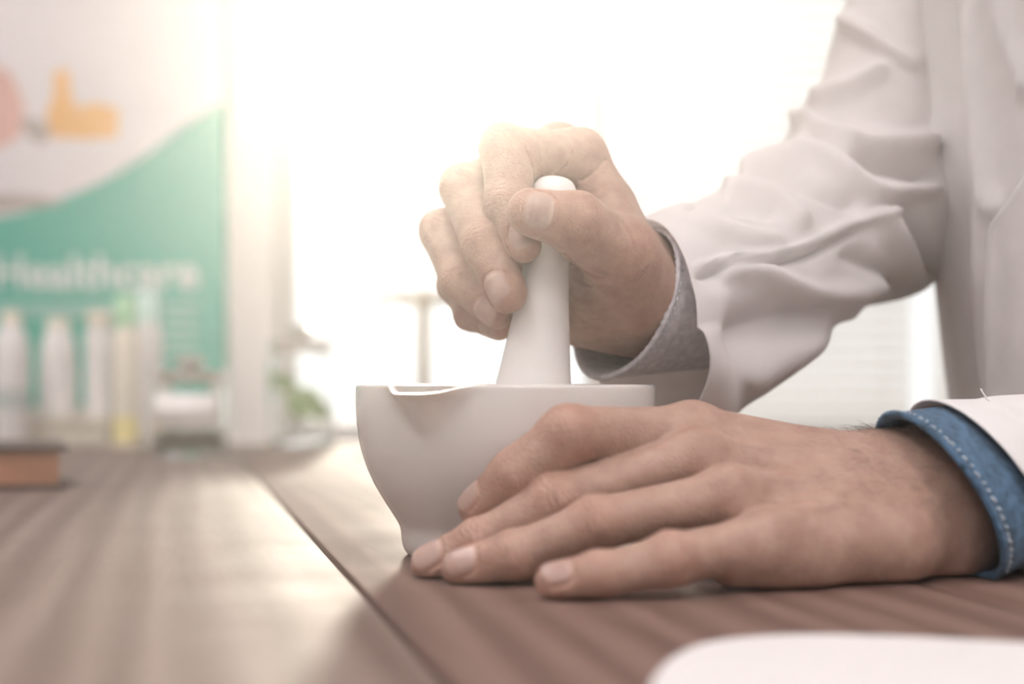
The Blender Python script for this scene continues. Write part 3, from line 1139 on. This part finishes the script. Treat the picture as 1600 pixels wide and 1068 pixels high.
def leaf(parent, c, L, W, yaw, pitch):
    bm = bmesh.new()
    n = 8
    rows = []
    for i in range(n + 1):
        t = i / n
        wd = W * math.sin(PI * min(1, t * .98 + .01)) ** .8
        rows.append([bm.verts.new((L * (t - .5), s * wd, .12 * L * (4 * (t - .5) ** 2) + .25 * abs(s) * wd)) for s in (-.5, -.25, 0, .25, .5)])
    for a, b_ in zip(rows, rows[1:]):
        for q in range(4): bm.faces.new((a[q], a[q + 1], b_[q + 1], b_[q]))
    o = obj('leaf', bm, M['leaf'], parent, True)
    o.location = c
    o.rotation_euler = (pitch, .3, yaw)
    o.modifiers.new('thickness', 'SOLIDIFY').thickness = .0006
    return o


zpx = lambda y: CAMZ - (y - HZ) * 1.80 / F
leaf(j2, (-.026, -.005, zpx(598)), .040, .026, .3, 1.2)
leaf(j2, (.006, -.010, zpx(632)), .060, .042, -.5, 1.1)
leaf(j2, (.016, .012, zpx(642)), .045, .036, .4, .9)
leaf(j2, (-.004, .015, zpx(660)), .050, .034, 1.4, .6)

# apothecary balance
k = 1.78 / F
sx = (662 - 800) * k
sc = empty('balance_scale', (sx, 1.78, 0.0004))
setp(sc, 'brass apothecary balance scale with hanging pans behind the pestle', 'scale')
zt_ = CAMZ + (HZ - 452) * k
zbm = CAMZ + (HZ - 470) * k
obj('base', lathe_bm([(0, 0), (.042, 0), (.043, .004), (.036, .010), (.015, .014), (.009, .022), (0, .022)], 40), M['brass'], sc, angle=40)
obj('post', lathe_bm([(0, .020), (.0078, .020), (.0078, .06), (.0100, .064), (.0078, .068), (.0070, zbm - .012), (.010, zbm - .010), (.0075, zbm + .006), (0, zbm + .007)], 24), M['brass'], sc, angle=40)
obj('finial', lathe_bm([(.0035, zbm + .006), (.005, zbm + .009), (.0085, zbm + .014), (.006, zt_), (0, zt_ + .003)], 20), M['brass'], sc, angle=60)
hb = 72 * k
obj('beam', tube_bm(catmull([(-hb, 0, zbm + .001), (-hb * .5, 0, zbm + .004), (0, 0, zbm), (hb * .5, 0, zbm + .004), (hb, 0, zbm + .001)], 5), [.0055] * 5 + [.0075] * 11 + [.0055] * 5, 10), M['brass'], sc, True)
for s in (-1, 1):
    zp = .052
    pan = obj('pan', lathe_bm([(0, zp - .010), (.014, zp - .008), (.025, zp), (.0265, zp + .002), (.0252, zp + .002), (.014, zp - .0065), (0, zp - .0085)], 32), M['brass'], sc, angle=60)
    pan.location = (s * hb, 0, 0)
    for q in range(3):
        a = 2 * PI * q / 3 + .4
        obj('hanger_wire', tube_bm([(0, 0, zbm), (.0255 * math.cos(a), .0255 * math.sin(a), zp + .001)], .0009, 6), M['brass'], pan)

# old book
bk = empty('book', (P(104, 0, 1.035)[0], 1.035, 0.0006), ANG * 1.5)
setp(bk, 'small brown hardback book lying flat on the left of the table', 'book')
M['cover'] = plain('dark_brown_cover', (.075, .042, .036), .5, .1, 40, .2)
M['pages'] = plain('red_brown_page_edges', (.36, .165, .095), .7, .12, 60, .3)
hB = CAMZ - (698 - HZ) * 1.035 / F
obj('back_cover', box_bm((-.20, 0, 0), (0, .14, .0035), .001), M['cover'], bk)
obj('front_cover', box_bm((-.20, 0, hB - .0035), (.002, .14, hB), .001), M['cover'], bk)
obj('spine', box_bm((-.2035, 0, 0), (-.2001, .14, hB), .001), M['cover'], bk)
pg = bmesh.new()
box_bm((-.199, .004, .0036), (-.005, .136, hB - .0036), 0, bm=pg)
obj('page_block', pg, M['pages'], bk)

# added flat white sheet in place of a bright patch near the camera
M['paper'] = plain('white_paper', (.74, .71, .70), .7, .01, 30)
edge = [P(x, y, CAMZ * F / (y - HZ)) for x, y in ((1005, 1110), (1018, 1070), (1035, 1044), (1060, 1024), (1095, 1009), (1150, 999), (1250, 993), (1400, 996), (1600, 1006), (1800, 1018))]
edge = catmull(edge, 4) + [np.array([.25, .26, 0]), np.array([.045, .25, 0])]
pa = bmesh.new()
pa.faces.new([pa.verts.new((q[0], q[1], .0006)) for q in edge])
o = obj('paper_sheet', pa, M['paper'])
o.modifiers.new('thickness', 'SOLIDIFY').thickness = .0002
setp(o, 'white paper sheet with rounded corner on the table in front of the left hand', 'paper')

# ------------------------------------------------------------------ added scattering volume that imitates a lens flare veil
if HAZE:
    hz = box_bm((X0 + .02, Y0 + .02, ZF + .02), (X1 - .02, .98, CEIL - .05))
    m = bpy.data.materials.new('sunlit_haze'); m.use_nodes = True
    nt = m.node_tree; nt.nodes.clear()
    vo = nt.nodes.new('ShaderNodeVolumeScatter'); vo.inputs['Density'].default_value = HAZE
    vo.inputs['Anisotropy'].default_value = VEIL_G; vo.inputs['Color'].default_value = (1, .97, .92, 1)
    out = nt.nodes.new('ShaderNodeOutputMaterial')
    nt.links.new(vo.outputs[0], out.inputs['Volume'])
    o = obj('haze', hz, m)
    setp(o, 'thin warm haze of sunlit dust filling the room', 'haze', kind='stuff')
# ------------------------------------------------------------------ clothes
def px_of(p):
    p = np.asarray(p)
    return np.stack([800 + p[:, 0] / p[:, 1] * F, HZ - (p[:, 2] - CAMZ) / p[:, 1] * F], 1)


def poly_dist(q, pts):
    best = np.full(len(q), 1e9)
    for a, b in zip(pts, pts[1:]):
        a, b = np.array(a, float), np.array(b, float)
        ab = b - a
        t = np.clip(((q - a) @ ab) / (ab @ ab), 0, 1)
        best = np.minimum(best, np.linalg.norm(q - a - t[:, None] * ab, axis=1))
    return best


def loft(rings, m=96, per=14, sup=2.0):
    """rings: (centre, A, B) with semi-axis vectors; smooth through all -> grid of points, outward normals"""
    C = np.array(catmull([r[0] for r in rings], per))
    A = np.array(catmull([r[1] for r in rings], per))
    B = np.array(catmull([r[2] for r in rings], per))
    th = np.linspace(0, 2 * PI, m, endpoint=False)
    c, s = np.cos(th), np.sin(th)
    G = C[:, None] + A[:, None] * c[None, :, None] + B[:, None] * s[None, :, None]
    N = G - C[:, None]
    T = np.gradient(C, axis=0)
    T /= np.linalg.norm(T, axis=1)[:, None]
    N -= (N * T[:, None]).sum(-1, keepdims=True) * T[:, None]
    N /= np.linalg.norm(N, axis=-1, keepdims=True)
    return G, N, th


def wob(p, f, seed=0):
    """cheap smooth pseudo-noise in 3-D"""
    r = np.random.default_rng(seed)
    out = np.zeros(p.shape[:-1])
    for k in range(7):
        d = r.normal(size=3); d /= np.linalg.norm(d)
        out += np.sin(p @ d * f * (0.6 + .35 * k) + r.uniform(0, 6.28)) / (1 + .5 * k)
    return out / 2.5


def grid_mesh(name, G, mat, parent, thick=.0009, close=True, zmin=None, sub=0):
    if zmin is not None:
        G = G.copy(); G[..., 2] = np.maximum(G[..., 2], zmin)
    k, m = G.shape[:2]
    idx = np.arange(k * m).reshape(k, m)
    if close:
        nx = np.roll(idx, -1, 1)
        Q = np.stack([idx[:-1], nx[:-1], nx[1:], idx[1:]], -1).reshape(-1, 4)
    else:
        Q = np.stack([idx[:-1, :-1], idx[:-1, 1:], idx[1:, 1:], idx[1:, :-1]], -1).reshape(-1, 4)
    me = bpy.data.meshes.new(name)
    me.from_pydata(G.reshape(-1, 3).tolist(), [], Q.tolist())
    o = link_mesh(name, me, mat, None, True)
    wear(o, parent)
    if thick:
        md = o.modifiers.new('thickness', 'SOLIDIFY'); md.thickness = thick; md.offset = 0
    return o


# --- right sleeve of the coat (far arm)
def sec(top, bot, D, rd, bdir=None):
    t, b = P(*top, D), P(*bot, D)
    A = (t - b) / 2
    return [(t + b) / 2, A, rd, bdir]


secs = [sec((1003, 344), (1004, 690), .700, .045), sec((1066, 313), (1072, 680), .725, .052), sec((1141, 294), (1160, 618), .752, .054), sec((1188, 260), (1232, 545), .785, .056),
        sec((1235, 225), (1345, 482), .82, .060), sec((1258, 165), (1462, 440), .852, .062), sec((1290, 98), (1500, 230), .874, .058),
        sec((1309, 30), (1525, 75), .895, .056), sec((1338, -60), (1560, -55), .915, .058), sec((1400, -190), (1660, -130), .93, .07)]
rings = []
for i, (c, A, rd, bd) in enumerate(secs):
    t = unit(secs[min(i + 1, len(secs) - 1)][0] - secs[max(i - 1, 0)][0])
    B = np.cross(t, A); B = B / np.linalg.norm(B) * rd
    if B[1] > 0: B = -B
    if i == 0: B = np.array([.021, -.043, 0.])
    if i == 1: B = np.array([.021, -.046, 0.])
    rings.append((c, A, B))
G, N, th = loft(rings, 160, 18)
uh = np.linspace(0, 1, G.shape[0])[:, None]
G[..., 0] += .011 * np.clip(np.sin(th), 0, 1)[None] * np.sqrt(np.clip(-np.cos(th), 0, 1))[None] * (1 - sstep(.05, .25, uh))
flat = G.reshape(-1, 3); nf = N.reshape(-1, 3)
q = px_of(flat)
near = sstep(-.25, .25, -nf[:, 1]).reshape(-1)
RIDGES = [([(1283, 155), (1326, 139), (1376, 111)], 13, .007), ([(1326, 37), (1376, 68), (1425, 99)], 13, .006),
          ([(1243, 185), (1277, 207), (1326, 229), (1382, 232), (1450, 229)], 11, .009), ([(1351, 250), (1400, 256), (1447, 275)], 17, -.012),
          ([(1262, 190), (1257, 215), (1243, 235)], 10, .004), ([(1300, 185), (1380, 180), (1440, 190)], 22, -.005),
          ([(1168, 266), (1215, 253), (1270, 248), (1314, 272), (1363, 303), (1413, 303), (1450, 297)], 11, .008),
          ([(1190, 280), (1240, 282), (1290, 300), (1330, 318)], 12, -.007),
          ([(1141, 297), (1190, 300), (1221, 315), (1252, 346)], 10, .006), ([(1085, 318), (1150, 318), (1200, 330)], 11, -.004),
          ([(1375, 334), (1314, 358), (1246, 389), (1165, 405), (1091, 420)], 7, .004), ([(1330, 362), (1250, 402), (1165, 417), (1095, 430)], 7, -.004),
          ([(1134, 425), (1184, 428), (1246, 452), (1308, 462), (1370, 440)], 15, .007), ([(1160, 520), (1215, 500), (1285, 490)], 34, -.010),
          ([(1375, 340), (1400, 383), (1425, 426)], 11, .009), ([(1413, 330), (1432, 372), (1452, 430)], 15, -.011),
          ([(1330, 400), (1370, 420), (1400, 450)], 13, -.005), ([(1115, 470), (1122, 560), (1130, 640)], 22, .004),
          ([(1091, 340), (1150, 365), (1210, 375)], 12, .004), ([(1180, 590), (1250, 545), (1330, 500)], 20, .005)]
disp = np.zeros(len(flat))
for pts, wd, am in RIDGES:
    pts = [tuple(v) for v in catmull([np.array(v, float) for v in pts], 5)]
    disp += am * np.exp(-(poly_dist(q, pts) / wd) ** 2)
u = np.repeat(np.linspace(0, 1, G.shape[0]), G.shape[1])
disp *= near * 1.3
disp += .0022 * wob(flat, 60, 3) * sstep(.02, .15, u) + (1 - near) * .004 * wob(flat, 42, 5) * sstep(.02, .15, u)
G = (flat + nf * disp[:, None]).reshape(G.shape)
coat_parts = []
SLEEVE_R = G

# --- left sleeve (near arm)
axl = unit((.80, .58, .10))
Cl = P(1462, 777, .566)
Lr = [(Cl + axl * .027, np.array([-.0165, 0, .0355]), np.array([.0135, -.0360, -.0047])),
      (P(1640, 770, .635), np.array([-.018, -.006, .044]), np.array([.026, -.040, -.002])),
      (P(1760, 758, .668), np.array([-.014, -.006, .047]), np.array([.028, -.042, 0])),
      (P(1900, 730, .70), np.array([-.045, -.01, .045]), np.array([.02, -.055, 0])),
      (P(2010, 560, .70), np.array([-.070, 0, .01]), np.array([0, -.058, 0])),
      (P(2080, 200, .67), np.array([-.072, 0, -.01]), np.array([0, -.060, 0])),
      (P(2120, -300, .63), np.array([-.078, 0, -.01]), np.array([0, -.066, 0]))]
G2, N2, _ = loft(Lr, 128, 14)
f2 = G2.reshape(-1, 3)
u2 = np.repeat(np.linspace(0, 1, G2.shape[0]), G2.shape[1])
G2 = (f2 + N2.reshape(-1, 3) * (.0035 * wob(f2, 55, 11) * sstep(0, .15, u2))[:, None]).reshape(G2.shape)

# --- coat body
def torso_rings():
    out = []
    for z, ex, rx, ry in ((-.42, .250, .150, .235), (-.25, .246, .145, .225), (-.08, .238, .138, .215), (.02, .232, .134, .208), (.10, .224, .130, .205), (.18, .2195, .128, .205),
                          (.26, .212, .126, .205), (.34, .215, .118, .200), (.40, .235, .10, .185), (.45, .275, .07, .12), (.475, .29, .055, .075)):
        cx = ex + rx + .004
        out.append((np.array([cx, .775, z]), np.array([-rx, 0, 0.]), np.array([0, -ry, 0.])))
    return out


TGT = [(-400, 1450), (0, 1425), (130, 1440), (240, 1450), (430, 1456), (615, 1487), (900, 1515), (1600, 1560)]
trs = torso_rings()
for it in range(6):
    for i, (c, A, B) in enumerate(trs[:9]):
        tt = np.linspace(0, 2 * PI, 90)
        ring = c + A * np.cos(tt)[:, None] + B * np.sin(tt)[:, None]
        qq = px_of(ring)
        k = np.argmin(qq[:, 0])
        want = np.interp(qq[k, 1], [t[0] for t in TGT], [t[1] for t in TGT])
        c[0] += (want - qq[k, 0]) / F * ring[k, 1]
GT, NT, tht = loft(trs, 200, 14)
ft = GT.reshape(-1, 3); nt_ = NT.reshape(-1, 3)
qt = px_of(ft)
TR = [([(1505, -20), (1524, 155), (1541, 300), (1560, 330)], 10, .006), ([(1478, 0), (1490, 240), (1500, 430), (1516, 620)], 26, -.006),
      ([(1452, 200), (1465, 420), (1490, 620)], 16, .004), ([(1550, -20), (1568, 60), (1600, 140)], 9, .004), ([(1535, 330), (1530, 460), (1545, 620)], 14, .004),
      ([(1580, 330), (1585, 600)], 12, -.003)]
near = sstep(-.2, .2, -nt_[:, 1] - .2 * nt_[:, 0])
dT = np.zeros(len(ft))
for pts, wd, am in TR:
    dT += am * np.exp(-(poly_dist(qt, pts) / wd) ** 2)
dT *= near * 1.4
ang_ = np.tile(tht, GT.shape[0])
low = sstep(.15, -.3, ft[:, 2])
dT += .006 * low * np.sin(ang_ * 11 + .6 * np.sin(ft[:, 2] * 9)) + .0025 * wob(ft, 26, 21)
GT = (ft + nt_ * dT[:, None]).reshape(GT.shape)
lab_coat = grid_mesh('lab_coat', GT, M['coat'], None)
grid_mesh('sleeve', SLEEVE_R, M['sleeve'], lab_coat, zmin=.0015)
sl2 = grid_mesh('sleeve', G2, M['coat'], lab_coat, zmin=.0015)


def strip_on_torso(name, edge, width, lift, mat, rows=(0.0, 1.0)):
    """a panel lying on the coat from the edge polyline (pixel column by height) around to the right"""
    zs = GT[:, 0, 2]
    out = []
    for r in range(GT.shape[0]):
        if not (rows[0] <= zs[r] <= rows[1]): continue
        row = GT[r]; nr = NT[r]
        qq = px_of(row)
        sel = np.argwhere((nr[:, 1] < .1))[:, 0]
        sel = sel[np.argsort(qq[sel, 0])]
        exs = np.interp(qq[sel, 1].mean(), [e[1] for e in edge], [e[0] for e in edge])
        xs_ = np.interp(np.linspace(exs, exs + width, 14), qq[sel, 0], np.arange(len(sel)))
        i0 = np.clip(xs_.astype(int), 0, len(sel) - 2); fr = (xs_ - i0)[:, None]
        pt = row[sel[i0]] * (1 - fr) + row[sel[i0 + 1]] * fr
        nn = nr[sel[i0]]
        prof = lift * np.ones(14); prof[0] = lift * .15
        out.append(pt + nn * prof[:, None])
    return grid_mesh(name, np.array(out), mat, lab_coat, .0014, False)


strip_on_torso('front_panel', [(1620, 240), (1600, 272), (1562, 322), (1557, 460), (1554, 640), (1570, 900), (1600, 1500)], 130, .011, M['coat'], (-.40, .20))
# collar at the neck (above the frame)
cn = GT[-1].mean(0)
bm = bmesh.new()
tube_pts = [cn + np.array([-.062 * math.cos(a), -.080 * math.sin(a), -.01]) for a in np.linspace(0, 2 * PI, 40, endpoint=False)]
o = obj('collar', tube_bm(tube_pts, .012, 10, closed=True), M['coat'], None, True); wear(o, lab_coat)


# --- denim shirt cuffs
def cuff(C, A, B, axis, L, mat, seed, grow=.12, zmin=None):
    axis = unit(axis)
    rings = [(C + axis * t * L, A * (1 + grow * t), B * (1 + grow * t)) for t in np.linspace(0, 1, 6)]
    G, N, th = loft(rings, 150, 6)
    f = G.reshape(-1, 3)
    uu = np.repeat(np.linspace(0, 1, G.shape[0]) * L, G.shape[1])
    thh = np.tile(th, G.shape[0])
    # rolled frayed edge, seam hollow along the stitch line, gentle waves
    d = .0012 * np.exp(-(uu / .0016) ** 2) - .0007 * np.exp(-((uu - .0052) / .0012) ** 2) + .0012 * np.sin(thh * 3 + seed) * (uu / L + .3)
    d += .00055 * np.sin(thh * 62) * np.exp(-((uu - .0045) / .003) ** 2)
    G = (f + N.reshape(-1, 3) * d[:, None]).reshape(G.shape)
    G[0] += axis * (.0004 * np.sin(th * 61) + .0003 * np.sin(th * 97))[:, None]
    if zmin is not None: G[..., 2] = np.maximum(G[..., 2], zmin)
    o = grid_mesh('shirt_cuff', G, mat, None, .0022)
    bm = bmesh.new()
    k = int(np.argmin(np.abs(np.linspace(0, 1, G.shape[0]) * L - .0052)))
    ns = 62
    for i in range(ns):
        j0 = i * 150 / ns
        a = G[k][int(j0) % 150]; b = G[k][int(j0 + 1.5) % 150]
        nrm = N[k][int(j0) % 150]
        a = a + nrm * .0013; b = b + nrm * .0013
        if min(a[2], b[2]) < .003: continue
        tube_bm([a, .5 * (a + b) + nrm * .0005, b], [.00035, .00055, .00035], 6, bm=bm)
    st = obj('stitching', bm, M['thread'], None, True); wear(st, o)
    st['kind'] = 'stuff'
    tube = bmesh.new()
    return o


Cr = P(975, 475, .697)
Ar = P(1008, 363, .702) - Cr
Br = (P(1047, 462, .667) - Cr) * 1.04
cuff(Cr, Ar, Br, (.75, .62, .08), .075, M['denim_grey'], 1.0, .05)['label'] = 'grey-blue denim cuff on the right wrist'
cuff(Cl, np.array([-.0140, .000, .0320]), np.array([.0112, -.0305, -.004]), (.80, .58, .10), .034, M['denim'], 2.2, -.06, .0012)['label'] = 'blue denim cuff on the left wrist'

# --- loose thread on the near sleeve, fine hairs on the near forearm
i = np.argmin(np.linalg.norm(px_of(G2.reshape(-1, 3)) - np.array([1540, 612]), axis=1) + 400 * (G2.reshape(-1, 3)[:, 1] - .55).clip(0, 9))
p0 = G2.reshape(-1, 3)[i]
o = obj('loose_thread', tube_bm(catmull([p0 + np.array([.004, 0, -.002]), p0 + np.array([.001, 0, .001]), p0 + np.array([-.0005, 0, .003]), p0 + np.array([-.002, 0, .0055])], 4), .00035, 6), M['white_thread'], None, True)
wear(o, lab_coat)
bm = bmesh.new()
pv = VL
qv = px_of(pv)
cand = np.argwhere((qv[:, 0] > 1220) & (qv[:, 0] < 1500) & (qv[:, 1] < 800) & (pv[:, 1] < .62))[:, 0]
wts = np.exp(-((qv[cand, 0] - 1390) / 85) ** 2)
pick = rng.choice(cand, 420, replace=False, p=wts / wts.sum())
for i in pick:
    p = pv[i]
    g = np.array([(HL.sdf((p + np.eye(3)[k] * .0005)[None])[0] - HL.sdf(p[None])[0]) for k in range(3)])
    n = unit(g)
    dirn = unit(np.array([-.80, -.25, -.25]) + rng.normal(size=3) * .16 + n * .35)
    Lh = rng.uniform(.004, .008)
    pts = [p - n * .0003, p + dirn * Lh * .35 + n * .0008, p + dirn * Lh * .7 + n * .0009, p + dirn * Lh + n * .0004]
    tube_bm(pts, [.00007, .00006, .00005, .00003], 3, bm=bm)
o = obj('arm_hair', bm, M['hair'], None, True); wear(o); o['kind'] = 'stuff'
# ------------------------------------------------------------------ mortar and pestle
BX, BY = P(790, 0, .64)[0], .64


def build_mortar():
    root = empty('mortar', (BX, BY, 0))
    setp(root, 'white porcelain mortar bowl with a pouring lip, held by the left hand', 'mortar')
    out = [(.0671, 601), (.0672, 625), (.0668, 655), (.0660, 680), (.0645, 704), (.0622, 728), (.0588, 754), (.0545, 779), (.0508, 799), (.0480, 814),
           (.0470, 824), (.0468, 836), (.0464, 848), (.0452, 857), (.0436, 863.5)]
    ze = lambda y: max(0.0, (864 - y) / 3472.)
    outer = [(r, ze(y)) for r, y in out]
    t = .0042
    top = outer[0][1]
    inner = [(r - t, z) for r, z in outer[:9]]
    inner += [(.042, .0165), (.032, .0125), (.018, .0105), (0, .010)]
    dense = []
    lip = [(outer[0][0] - .0009, top + .0001), (outer[0][0] - .0021, top + .0006), (outer[0][0] - .0033, top + .0001)]
    prof = [(0, .0016), (.038, .0016), (.0405, 0.0), (.0425, 0.0)] + outer[::-1] + lip + inner
    dense = [np.array(prof[0])]
    for a, b in zip(prof, prof[1:]):
        a, b = np.array(a), np.array(b)
        k = max(1, int(np.linalg.norm(b - a) / .0022))
        dense += [a + (b - a) * i / k for i in range(1, k + 1)]
    n = 180
    bm = lathe_bm([tuple(q) for q in dense], n)
    th0 = math.radians(-90 - 29)
    for v in bm.verts:
        r = math.hypot(v.co.x, v.co.y)
        if r < .03: continue
        th = math.atan2(v.co.y, v.co.x)
        da = math.degrees((th - th0 + PI) % (2 * PI) - PI)
        zt = top - v.co.z
        dep = max(0., 1 - zt / .0215)
        sig = 2.5 + 10.5 * dep
        g = math.exp(-abs(da / sig) ** 2.5) * dep ** 1.1
        if zt < .024:
            s_ = 1 + .0135 * g / r
            v.co.x *= s_; v.co.y *= s_
            g2 = math.exp(-(da / 13.) ** 4)
            v.co.z -= .0034 * g2 * max(0, 1 - zt / .006) 
    o = obj('bowl', bm, M['porcelain'], root, True)
    md = o.modifiers.new('smooth', 'SUBSURF'); md.levels = md.render_levels = 1
    return root


build_mortar()


def build_pestle():
    a, b = P(834, 601, .66), P(868, 285, .66)
    ax = unit(b - a)
    sc = .66 / F
    prof = []
    pts = [(0, 275), (14, 276.5), (26, 282), (33, 292), (36, 306), (36.5, 330), (35.5, 365), (35.5, 400), (37, 430), (41, 470), (47, 515), (51, 545),
           (52.5, 556), (55, 575), (59, 600), (63, 640), (66, 690), (67, 740), (64, 764), (54, 787), (36, 802), (18, 808), (0, 810)]
    dense = catmull([np.array(q, float) for q in pts], 4)
    rot = Vector((0, 0, 1)).rotation_difference(Vector(ax)).to_matrix().to_4x4()
    L = abs((b - a)[2]) / ax[2]
    pr = []
    for r, y in dense:
        s = (601 - y) / (601 - 285) * L
        pr.append((max(r, 0) * sc * 1.0, s))
    pr[0] = (0, pr[0][1]); pr[-1] = (0, pr[-1][1])
    bm = lathe_bm(pr, 64, xf=rot)
    o = obj('pestle', bm, M['pestle'], None, True)
    o.location = Vector(a)
    setp(o, 'white porcelain pestle standing in the mortar, gripped by the right fist', 'pestle')
    return o


build_pestle()
